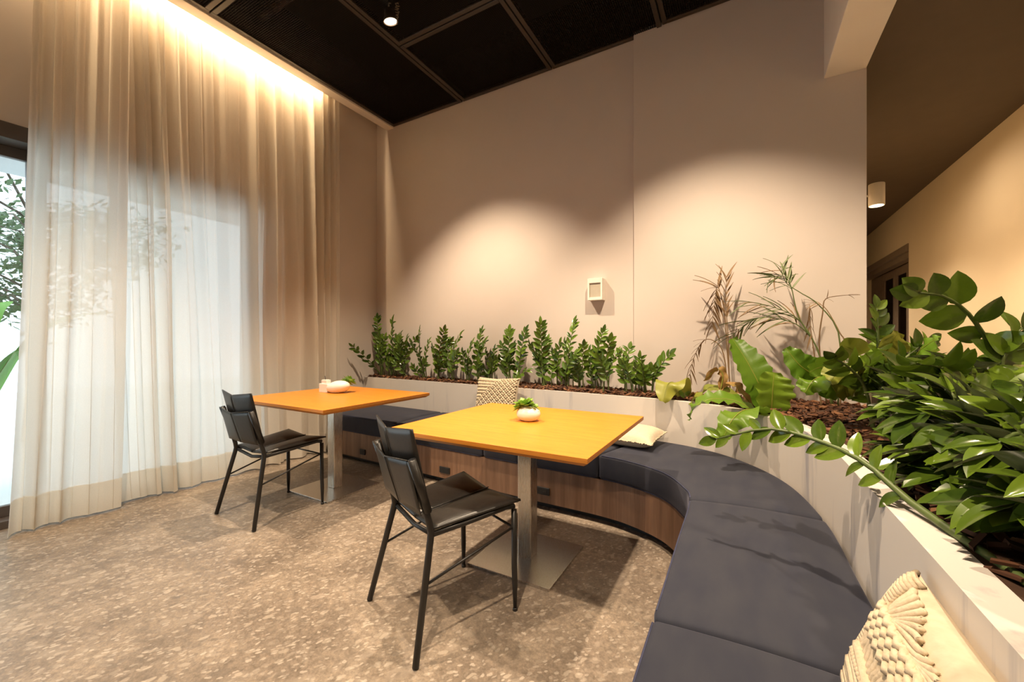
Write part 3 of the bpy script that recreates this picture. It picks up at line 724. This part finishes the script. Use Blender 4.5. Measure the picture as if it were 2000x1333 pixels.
def ceiling_spot(loc, target, first):
    s = empty('ceiling_spotlight', (loc[0], loc[1], CEIL)); tag(s, 'small round spotlight hanging under the black mesh ceiling', 'spotlight', 'spotlights under the mesh ceiling')
    q = (Vector(target) - Vector(loc)).to_track_quat('-Z', 'Y')
    h = MB().lathe([(.018, .105), (.030, .100), (.038, .06), (.050, .03), (.052, .012)], 24, cap=False).build('lamp_head', M['frame_metal'], s, True)
    h.rotation_mode = 'QUATERNION'; h.rotation_quaternion = q; h.location = Vector(loc) - Vector((loc[0], loc[1], CEIL))
    MB().lathe([(.0515, .014), (.054, .010), (.051, .008), (.046, .012)], 24, cap=False).build('trim_ring', M['ceramic'], h, True)
    MB().lathe([(.0005, .020), (.03, .019), (.047, .016)], 24, cap=False).build('lens', M['lamp_glow'], h, True)
    top = h.location + q @ Vector((0, 0, .10))
    MB().tube([top, top + Vector((0, 0, .05)), (0, 0, 0)], .006, 8).build('bracket', M['frame_metal'], s, True)
    rr = random.Random(5)
    pts = [(.045 + .012*math.sin(i*1.9), .02 + .012*math.cos(i*1.7), -.155*i/26) for i in range(27)]
    MB().tube(pts, .004, 6).build('coiled_cable', M['trim_brown'], s, True)
for i, (a, b_, e, c) in enumerate(SPOTS): ceiling_spot((a[0], a[1], a[2] + .045), b_, i == 0)

for k, yy in enumerate((4.15, 5.85, 7.6)):
    if k == 0: nm = 'white cylinder downlight on an arm beyond the end of the grey wall'
    else: nm = 'white cylinder downlight further along the hidden corridor wall'
    dlt = empty('cylinder_downlight', (.722, yy, 2.33)); tag(dlt, nm, 'wall light', 'cylinder downlights in the corridor')
    MB().lathe([(.044, -.085), (.049, -.085), (.050, -.08), (.050, .083), (.048, .086), (.0005, .086)], 28, (.185, 0, 0), cap=False).build('shade', M['white_paint'], dlt, True)
    MB().lathe([(.0005, -.070), (.044, -.070)], 28, (.185, 0, 0), cap=False).build('lens', M['lamp_glow'], dlt, True)
    MB().tube([(.002, 0, 0), (.14, 0, 0)], .008, 10).build('arm', M['white_paint'], dlt, True)
    MB().lathe([(.03, -.03), (.03, .03)], 16, (.01, 0, 0)).build('wall_plate', M['white_paint'], dlt, True)
    spot((.907, yy, 2.255), (1.25 if k else 1.1, yy + (.0 if k else .3), 0), 150 if not k else 80, 150, .8, .03)
# unseen spots added under the corridor ceiling as extra ambient light
spot((1.15, 5.0, 3.0), (1.25, 5.0, 0), 40, 165, .9, .06)
spot((1.35, 1.4, 3.0), (1.45, 1.7, 0), 120, 140, .8, .05)

# ------------------------------------------------------------------ plants
def leaf_mesh(name, m, wid, cup=.35, droop=.15, nu=4, nv=6, tipp=1.6):
    def fn(u, v):
        prof = (math.sin(PI*v**.85))**.75 if 0 < v < 1 else 0
        x = (2*u-1)*wid/2*max(prof, .02)
        return (x, v, cup*abs(x)*.9 - droop*v*v)
    return MB().grid(fn, nu, nv).mesh(name, m, True)
ZZ = [leaf_mesh('zz_leaf', M['zz_leaf'], .46, .35, .10), leaf_mesh('zz_leaf', M['zz_leaf'], .40, .5, .22), leaf_mesh('zz_leaf', M['zz_leaf'], .52, .25, .05)]
ZR = [leaf_mesh('zz_leaf', M['zz_leaf_big'], .72, .20, .10, 6, 8), leaf_mesh('zz_leaf', M['zz_leaf_big'], .66, .28, .16, 6, 8)]
ZB = [leaf_mesh('zz_leaf', M['zz_leaf_big'], .54, .30, .12, 4, 8), leaf_mesh('zz_leaf', M['zz_leaf_big'], .46, .45, .25, 4, 8), leaf_mesh('zz_leaf', M['zz_leaf_big'], .56, .25, .08, 4, 8)]
def place_leaf(me, parent, base, direc, normal, length, name='leaf'):
    y = direc.normalized(); z = (normal - y*normal.dot(y)).normalized(); x = y.cross(z)
    o = obj(name, me, parent)
    o.matrix_basis = Matrix(((x.x*length, y.x*length, z.x*length, base.x), (x.y*length, y.y*length, z.y*length, base.y), (x.z*length, y.z*length, z.z*length, base.z), (0, 0, 0, 1)))
    return o
def zz_stem(plant, origin, pts, npairs, leaf, side, meshes, rr, rad=.006, start=.25, smat='zz_stem'):
    """one arching stem with alternating leaves"""
    P = spline(pts, 14); P = [p - origin for p in P]
    st = MB().tube(P, [rad*(1.15 - .75*i/14) for i in range(15)], 6).build('stem', M[smat], plant, True)
    n = npairs*2
    for k in range(n):
        t = start + (1 - start)*(k + .5)/n; i = t*14; a = int(min(13, i)); p = P[a].lerp(P[a+1], i - a)
        T = (P[min(14, a+1)] - P[max(0, a-1)]).normalized()
        S = (side - T*side.dot(T)).normalized(); Nn = S.cross(T)
        sg = 1 if k % 2 else -1; ang = R(rr.uniform(50, 78) - 24*t)
        d = T*math.cos(ang) + S*sg*math.sin(ang) + Nn*rr.uniform(-.15, .30)
        ls = leaf*rr.uniform(.82, 1.15)*(1 - .30*abs(t - .55)/.45)
        place_leaf(rr.choice(meshes), st, p, d, Nn + S*sg*rr.uniform(-.5, .2) + Vector((0, 0, .3)), ls)
    T = (P[14] - P[12]).normalized(); S = (side - T*side.dot(T)).normalized()
    place_leaf(rr.choice(meshes), st, P[14], T, S.cross(T), leaf*.8)
    return st
# back row: (base x px, [tip pixels]) along the wall planter
ROW = [(742, [(737, 622), (690, 678), (706, 700), (752, 660)], .42), (768, [(768, 626), (782, 655), (790, 672)], .45), (790, [(812, 662), (782, 690)], .4),
       (828, [(820, 646), (806, 672), (838, 668)], .45), (852, [(867, 646), (880, 668), (846, 680)], .45), (884, [(900, 654), (872, 664), (893, 690)], .45),
       (914, [(922, 672), (904, 690), (935, 690)], .5), (934, [(941, 647), (948, 668)], .45), (958, [(966, 684), (950, 690), (972, 700)], .45),
       (992, [(995, 648), (980, 676), (1003, 676)], .45), (1014, [(1027, 648), (1022, 684)], .45), (1062, [(1056, 634), (1070, 664), (1038, 676), (1046, 700)], .5),
       (1086, [(1094, 672), (1080, 690)], .5), (1112, [(1122, 631), (1104, 672), (1126, 690)], .5), (1132, [(1140, 676), (1120, 700)], .5),
       (1162, [(1178, 648), (1152, 690)], .5), (1180, [(1191, 666), (1170, 690), (1205, 690)], .5), (1230, [(1229, 682), (1212, 692), (1248, 700), (1216, 716)], .5),
       (1254, [(1252, 700), (1266, 722)], .5), (1262, [(1308, 694), (1280, 726)], .5)]
rr = random.Random(77)
NOTE = {742: 'tall bushy zz plant in the wall corner beside the curtain end', 992: 'zz plant right behind the upright macrame pillow', 1162: 'zz plant whose leaning stem tip comes up below the box sconce',
        1230: 'low wide zz plant standing past the sconce towards the pale fern', 1262: 'zz plant with one stem leaning out towards the pale drooping fern leaf'}
for bx, tips, kk in ROW:
    Yp = 3.47 - .10*max(0, (bx-700)/600) + rr.uniform(-.03, .03)
    b0 = PY(bx, 745, Yp); b0.z = PZ + .005
    if b0.x < -3.80: b0.x = -3.80
    pln = empty('zz_plant', b0); tag(pln, NOTE.get(bx, 'leafy green zz plant in the planter along the grey wall'), 'plant', 'zz plants in the planter along the wall')
    extra = [(bx + rr.uniform(-20, 20), rr.uniform(690, 720) + (bx-742)*.02) for _ in range(2)]
    if bx < 800: extra += [(bx + rr.uniform(-24, 16), rr.uniform(655, 695)) for _ in range(3)]
    for j, tp in enumerate(tips + extra):
        Yt = min(YW2 - .06, Yp + rr.uniform(-.11, .05)); tip = PY(tp[0], tp[1], Yt)
        while tip.x < -3.90: Yt -= .03; tip = PY(tp[0], tp[1], Yt)
        base = b0 + Vector((rr.uniform(-.045, .045), rr.uniform(-.03, .03), 0)); h = tip.z - base.z
        mid = base.lerp(tip, .5) + Vector((-(tip.x - base.x)*.22, rr.uniform(-.03, .02), h*.06))
        base.z -= .02
        sd = Vector((1, rr.uniform(-.7, .7), 0))
        zz_stem(pln, b0, [base, mid, tip], max(3, int(h/.062)), rr.uniform(.078, .100), sd, ZZ, rr, .0055, .30)
# side planter: large plants seen close
def big_plant(base, stems, label='large glossy zz plant in the planter beside the curved bench', nb=None):
    b0 = Vector((base[0], base[1], PZ + .005)); p = empty('zz_plant', b0)
    tag(p, label, 'plant', 'large zz plants in the side planter')
    for st_ in stems:
        pts, npair, lf, sd = st_[:4]
        zz_stem(p, b0, [b0 + Vector((rr.uniform(-.02, .02), rr.uniform(-.02, .02), -.02))] + [Vector(q) for q in pts], npair, lf, Vector(sd), st_[4] if len(st_) > 4 else ZB, rr, .009, .22)
rt = Vector((fwy, -fwx, 0))     # across the view
def S_(*pp): return [PX(*q) for q in pp]
big_plant((.80, 2.05), [(S_((1945, 720, 1.50), (1905, 630, 1.46), (1850, 582, 1.43), (1792, 572, 1.42)), 5, .120, (.2, -.5, 1), ZR),
                        (S_((1955, 740, 1.45), (1965, 690, 1.45), (1995, 640, 1.45)), 6, .130, rt),
                        (S_((1880, 760, 1.4), (1840, 720, 1.35), (1790, 710, 1.30)), 6, .12, rt)],
          'large glossy zz plant with one tall stem of round leaves arching before the corridor wall')
big_plant((.56, 2.52), [(S_((1716, 700, 1.95), (1714, 650, 1.95), (1712, 602, 1.95)), 7, .085, rt),
                        (S_((1690, 760, 1.9), (1660, 720, 1.85), (1630, 700, 1.8)), 6, .10, rt),
                        (S_((1740, 740, 1.9), (1780, 690, 1.9), (1810, 670, 1.9)), 6, .11, rt)],
          'large zz plant with one straight upright stem in front of the wall end')
big_plant((.47, 1.02), [(S_((1790, 990, 1.0), (1690, 905, 1.16), (1600, 862, 1.30), (1500, 838, 1.42), (1400, 858, 1.52)), 10, .088, (.2, .3, 1)),
                        (S_((1930, 900, 1.0), (1880, 880, 1.05), (1800, 880, 1.1)), 6, .125, rt)],
          'large zz plant whose long stem hangs out over the planter rim and the seat')
RNDP = [(.56, .82), (.80, .80), (.95, 1.02), (.60, 1.06), (.82, 1.20), (.56, 1.32), (.98, 1.40), (.70, 1.46), (.56, 1.62), (.86, 1.66), (.68, 1.84), (.95, 1.95), (.56, 2.08), (.78, 2.18), (.62, 2.40), (.90, 2.42), (.74, 2.66), (.92, 2.86)]
for k, (x, y) in enumerate(RNDP):
    st = []; near = max(0, min(1, (2.2 - y)/1.2))
    for j in range(7):
        a = (PI if j % 2 else PI*.5) + rr.uniform(-1.0, 1.0); rad = rr.uniform(.10, .30); h = rr.uniform(.20, .40) - .14*near*rr.random() - (.10 if j > 4 else 0)
        if y < 1.0: h *= .62
        e = Vector((x + math.cos(a)*rad, y + math.sin(a)*rad, PZ + h))
        if e.x < .50: e.x = .50 + rr.uniform(0, .08)
        if e.x > 1.1: e.x = 1.1
        mpt = Vector((x, y, PZ)).lerp(e, .5) + Vector((0, 0, h*.32))
        st.append(([mpt, e], 5, rr.uniform(.105, .135) + .022*near, (math.sin(a), -math.cos(a), rr.uniform(-.2, .4))))
    big_plant((x, y), st, 'large zz plant growing near the end of the grey wall in the side planter' if y > 2.3 else 'large glossy zz plant in the outer row of the side planter facing the corridor' if x > .77 else 'large glossy zz plant in the middle of the planter beside the curved bench')
for k, (x, y) in enumerate([(.56, 1.16), (.58, 1.32), (.55, 1.48), (.58, 1.64), (.57, 1.82), (.62, 2.02), (.68, 1.36), (.70, 1.58)]):
    st = []
    for j in range(6):
        a = PI*(.75 + .12*j) + rr.uniform(-.25, .25); rad = rr.uniform(.07, .17); h = rr.uniform(.05, .22)
        e = Vector((max(.465, x + math.cos(a)*rad), y + math.sin(a)*rad, PZ + h))
        st.append(([Vector((x, y, PZ)).lerp(e, .5) + Vector((0, 0, h*.5)), e], 3, rr.uniform(.12, .16), (math.sin(a), -math.cos(a), rr.uniform(-.2, .5))))
    big_plant((x, y), st, 'low zz plant spreading big glossy leaves just behind the planter rim')

# strap leaves of the bird's nest fern
def strap(parent, origin, pts, wid, mname, ruffle=.012, nr=7, side=None, name='leaf', seed=1, fold=.25):
    P = [p - origin for p in spline(pts, 20)]; f = smooth_noise(seed); b = MB(); nu = 6; vs = []
    for i, p in enumerate(P):
        t = i/20; T = (P[min(20, i+1)] - P[max(0, i-1)]).normalized()
        S = side if side is not None else rt
        S = (S - T*S.dot(T)).normalized(); Nn = S.cross(T)
        wv = wid*(math.sin(PI*(.10 + .86*t))**.7)
        for k in range(nu+1):
            u = 2*k/nu - 1; wob = abs(u)**1.5*ruffle*(math.sin(nr*2*PI*t + (1.2 if u > 0 else 0)) + .6*f(t*9 + (3 if u > 0 else 0)))
            vs.append(p + S*(u*wv/2*(1 + .06*f(t*14 + u))) + Nn*(wob + fold*abs(u)*wv/2))
    b.add(vs, [(i*(nu+1)+k, i*(nu+1)+k+1, (i+1)*(nu+1)+k+1, (i+1)*(nu+1)+k) for i in range(20) for k in range(nu)])
    lf = b.build(name, M[mname], parent, True)
    MB().tube(P, [.005*(1.1 - t/20) for t in range(21)], 6).build('midrib', M['fern_yellow'], lf, True)
    return lf
fb = PY(1495, 800, 2.95); fb.z = PZ
fe = empty('birds_nest_fern', fb); tag(fe, 'fern with broad wavy green leaves at the bend of the white planter', 'plant')
strap(fe, fb, [PY(1500, 812, 2.95), PY(1486, 760, 2.95), PY(1458, 705, 2.97), PY(1430, 662, 3.0)], .21, 'fern_leaf', .014, 8, seed=2)
strap(fe, fb, [PY(1505, 812, 2.93), PY(1508, 780, 2.92), PY(1510, 748, 2.92), PY(1512, 728, 2.94)], .23, 'fern_leaf', .012, 5, seed=3)
strap(fe, fb, [PY(1490, 815, 2.92), PY(1440, 785, 2.9), PY(1390, 780, 2.86), PY(1358, 795, 2.82), PY(1346, 822, 2.80)], .12, 'fern_leaf', .016, 8, Vector((0, 1, .4)), seed=4)
strap(fe, fb, [PY(1500, 815, 2.90), PY(1462, 800, 2.72), PY(1432, 818, 2.60), PY(1412, 858, 2.54)], .16, 'fern_leaf', .014, 7, Vector((.9, .5, .2)), seed=5)
strap(fe, fb, [PY(1480, 808, 3.0), PY(1450, 770, 3.0), PY(1430, 752, 3.0), PY(1405, 765, 2.98)], .10, 'dry_leaf', .012, 4, Vector((.3, 1, .2)), seed=6)
strap(fe, fb, [PY(1490, 808, 3.05), PY(1400, 760, 3.1), PY(1370, 770, 3.1), PY(1345, 790, 3.1)], .11, 'fern_yellow', .012, 4, Vector((.2, 1, .4)), seed=7)
strap(fe, fb, [PY(1405, 770, 3.05), PY(1412, 735, 3.08), PY(1400, 722, 3.08), PY(1375, 745, 3.08)], .06, 'dry_leaf', .012, 4, seed=8)
fb2 = PY(1335, 778, 3.22); fb2.z = PZ
f2 = empty('birds_nest_fern', fb2); tag(f2, 'low fern with a pale yellow green leaf drooping over the white planter rim', 'plant')
strap(f2, fb2, [PY(1338, 784, 3.26), PY(1322, 752, 3.22), PY(1305, 750, 3.13), PY(1295, 785, 3.05)], .20, 'fern_yellow', .012, 4, seed=9)
strap(f2, fb2, [PY(1340, 782, 3.24), PY(1335, 762, 3.26), PY(1340, 752, 3.28)], .08, 'fern_leaf', .008, 3, seed=10)
strap(f2, fb2, [PY(1345, 782, 3.24), PY(1355, 768, 3.22), PY(1362, 770, 3.22)], .05, 'dry_leaf', .008, 3, seed=11)
fb3 = PY(1630, 760, 2.75); fb3.z = PZ
f3 = empty('birds_nest_fern', fb3); tag(f3, 'fern with curled light green leaves growing in front of the dry palm', 'plant')
strap(f3, fb3, [PY(1625, 772, 2.7), PY(1590, 735, 2.65), PY(1560, 712, 2.6), PY(1535, 680, 2.6)], .15, 'fern_leaf', .014, 6, Vector((.5, .3, .8)), seed=12)
strap(f3, fb3, [PY(1635, 772, 2.7), PY(1625, 735, 2.65), PY(1605, 718, 2.6), PY(1580, 728, 2.55)], .14, 'fern_leaf', .014, 6, Vector((.6, .5, .5)), seed=13)
strap(f3, fb3, [PY(1640, 775, 2.62), PY(1612, 740, 2.55), PY(1590, 742, 2.48), PY(1572, 768, 2.44)], .15, 'fern_leaf', .016, 6, Vector((.7, .4, .4)), seed=51)
strap(f3, fb3, [PY(1655, 775, 2.60), PY(1650, 735, 2.52), PY(1640, 722, 2.45), PY(1622, 745, 2.40)], .16, 'fern_yellow', .014, 6, Vector((.7, .4, .3)), seed=52)
strap(f3, fb3, [PY(1665, 775, 2.60), PY(1690, 725, 2.5), PY(1700, 705, 2.45), PY(1690, 690, 2.4)], .15, 'fern_leaf', .014, 6, Vector((.5, .2, .8)), seed=53)
strap(f3, fb3, [PY(1640, 772, 2.7), PY(1660, 720, 2.68), PY(1672, 690, 2.66), PY(1640, 672, 2.6)], .17, 'fern_yellow', .012, 5, Vector((.3, .2, .9)), seed=14)
strap(f3, fb3, [PY(1650, 772, 2.7), PY(1720, 700, 2.65), PY(1742, 668, 2.6), PY(1755, 650, 2.6)], .15, 'fern_yellow', .01, 4, seed=15)
strap(f3, fb3, [PY(1650, 772, 2.7), PY(1770, 710, 2.6), PY(1800, 682, 2.55), PY(1832, 660, 2.5)], .13, 'fern_leaf', .014, 6, Vector((.4, .1, .9)), seed=16)

# palm: thin arching fronds, some dry
def blade_mesh(m):
    def fn(u, v):
        wv = .050*math.sin(PI*(.06 + .90*v**.7)); return ((2*u-1)*wv, v, .02*abs(2*u-1) - .22*v*v)
    return MB().grid(fn, 2, 7).mesh('leaflet', m, True)
BLG, BLD = blade_mesh(M['palm_green']), blade_mesh(M['palm_dry'])
def frond(parent, origin, pts, npair, lo_, hi_, dry, rr, start=.45, ang=(35, 60), rad=.005, side=None, oneside=0):
    P = [p - origin for p in spline(pts, 18)]
    st = MB().tube(P, [rad*(1.1 - .8*i/18) for i in range(19)], 6).build('frond_stem', M['palm_dry' if dry else 'zz_stem'], parent, True)
    for k in range(npair*2):
        t = start + (1-start)*(k//2 + .5)/npair; a = min(17, int(t*18)); p = P[a].lerp(P[a+1], t*18 - a)
        T = (P[min(18, a+1)] - P[max(0, a-1)]).normalized(); S = side if side is not None else rt
        S = (S - T*S.dot(T)).normalized(); Nn = S.cross(T); sg = 1 if k % 2 else -1
        if oneside and sg != oneside and rr.random() < .7: continue
        an = R(rr.uniform(*ang)); d = T*math.cos(an) + S*sg*math.sin(an) + Nn*rr.uniform(-.25, .25) + Vector((0, 0, -.15))
        place_leaf(BLD if (dry or rr.random() < .2) else BLG, st, p, d, Vector((0, 0, 1)) + Nn*.5, rr.uniform(lo_, hi_)*(1 - .25*t), 'leaflet')
rp = random.Random(19)
YP = 3.28
pb0 = PY(1628, 745, YP); pb0.z = PZ
pm = empty('palm', pb0); tag(pm, 'sparse palm with thin arching half dried fronds against the grey wall', 'plant')
def B_(dx): return pb0 + Vector((dx, 0, -.01))
frond(pm, pb0, [B_(0), PY(1600, 690, YP), PY(1560, 620, YP), PY(1545, 560, YP), PY(1530, 540, YP), PY(1505, 542, YP-.05)], 8, .15, .24, False, rp, .55, (25, 50))
frond(pm, pb0, [B_(.005), PY(1600, 690, YP), PY(1565, 640, YP), PY(1515, 622, YP-.02), PY(1470, 625, YP-.05), PY(1425, 660, YP-.08)], 15, .12, .26, False, rp, .42, (25, 50))
frond(pm, pb0, [B_(-.005), PY(1598, 688, YP), PY(1560, 625, YP), PY(1510, 600, YP-.02), PY(1460, 590, YP-.05)], 9, .16, .24, False, rp, .45, (15, 40))
frond(pm, pb0, [B_(.02), PY(1640, 660, YP), PY(1600, 597, YP), PY(1560, 570, YP), PY(1535, 552, YP), PY(1524, 520, YP)], 6, .14, .20, False, rp, .72, (30, 70))
frond(pm, pb0, [B_(.03), PY(1650, 680, YP), PY(1640, 650, YP), PY(1612, 602, YP), PY(1590, 592, YP)], 3, .10, .16, True, rp, .8)
frond(pm, pb0, [B_(-.06), PY(1590, 690, YP), PY(1583, 640, YP), PY(1581, 595, YP)], 4, .10, .16, True, rp, .5, (140, 170))
frond(pm, pb0, [B_(-.03), PY(1600, 680, YP), PY(1607, 610, YP), PY(1612, 585, YP), PY(1640, 578, YP), PY(1680, 576, YP)], 2, .06, .10, True, rp, .5)
pd0 = PY(1425, 752, 3.36); pd0.z = PZ
pdp = empty('palm', pd0); tag(pdp, 'withered brown palm with drooping dry leaflets behind the fern', 'plant')
def Bd(dx): return pd0 + Vector((dx, 0, -.01))
Yd = 3.36
frond(pdp, pd0, [Bd(0), PY(1422, 660, Yd), PY(1418, 600, Yd), PY(1419, 540, Yd)], 8, .10, .2, True, rp, .5, (8, 25))
frond(pdp, pd0, [Bd(.01), PY(1420, 680, Yd), PY(1415, 610, Yd), PY(1402, 560, Yd), PY(1396, 590, Yd), PY(1390, 640, Yd)], 12, .13, .22, True, rp, .55, (25, 45))
frond(pdp, pd0, [Bd(-.01), PY(1415, 700, Yd), PY(1400, 670, Yd), PY(1375, 665, Yd), PY(1355, 700, Yd), PY(1347, 735, Yd)], 8, .08, .16, True, rp, .55, (25, 50))

# ------------------------------------------------------------------ outside the window
MB().box((-16, -9, -.22), (-4.3, 14, -.12)).build('ground', M['outside_paving'])
struct(bpy.data.objects['ground'])
ro = random.Random(31)
struct(MB().box((-5.6, -3, 2.66), (-4.3, 3.2, 2.80)).build('trim_5', M['outside_wall']))
bn0 = Vector((-5.75, .62, -.12)); bn = empty('banana_plant', bn0); tag(bn, 'bright green broad leaved plant outside the window', 'plant')
for k, (dx, dy, h, wv) in enumerate(((.25, -.25, 1.75, .22), (.1, -.05, 1.45, .20), (-.3, .25, 1.7, .24), (.2, .35, 1.3, .2), (-.1, -.55, 1.5, .22), (.3, .6, 1.6, .22))):
    strap(bn, bn0, [bn0, bn0 + Vector((dx*.3, dy*.3, h*.55)), bn0 + Vector((dx*.8, dy*.8, h*.92)), bn0 + Vector((dx*1.5, dy*1.5, h))], wv, 'garden_leaf', .006, 3, Vector((-dy, dx, 0)), seed=40+k)
def tree(loc, h, label, seed):
    rt_ = random.Random(seed); b0 = Vector(loc); t = empty('garden_tree', b0); tag(t, label, 'tree', 'trees outside the window')
    MB().tube([(0, 0, 0), (.05, .08, h*.4), (-.05, .02, h*.75)], [.09, .07, .04], 8).build('trunk', M['bark_trunk'], t, True)
    br = MB(); lf = MB()
    for k in range(26):
        a = rt_.uniform(0, 2*PI); s = Vector((0, .05, h*rt_.uniform(.4, .75))); e = s + Vector((math.cos(a), math.sin(a), rt_.uniform(.1, .7)))*rt_.uniform(.6, 1.5)
        m_ = s.lerp(e, .5) + Vector((0, 0, .15)); br.tube([s, m_, e], [.02, .012, .005], 5)
        for j in range(170):
            c = s.lerp(e, rt_.uniform(.3, 1.05)) + Vector((rt_.gauss(0, .14), rt_.gauss(0, .14), rt_.gauss(0, .12)))
            d = Vector((rt_.uniform(-1, 1), rt_.uniform(-1, 1), rt_.uniform(-.8, .3))).normalized(); s2 = d.cross(Vector((rt_.random(), rt_.random(), 1))).normalized()
            L = rt_.uniform(.08, .15); lf.add([c, c + d*L*.5 + s2*L*.22, c + d*L, c + d*L*.5 - s2*L*.22], [(0, 1, 2, 3)])
    br.build('branches', M['bark_trunk'], t, True); tag(lf.build('foliage', M['tree_leaf'], t), kind='stuff')
tree((-8.2, 1.5, -.12), 4.0, 'light leafed tree standing beyond the glass', 3)
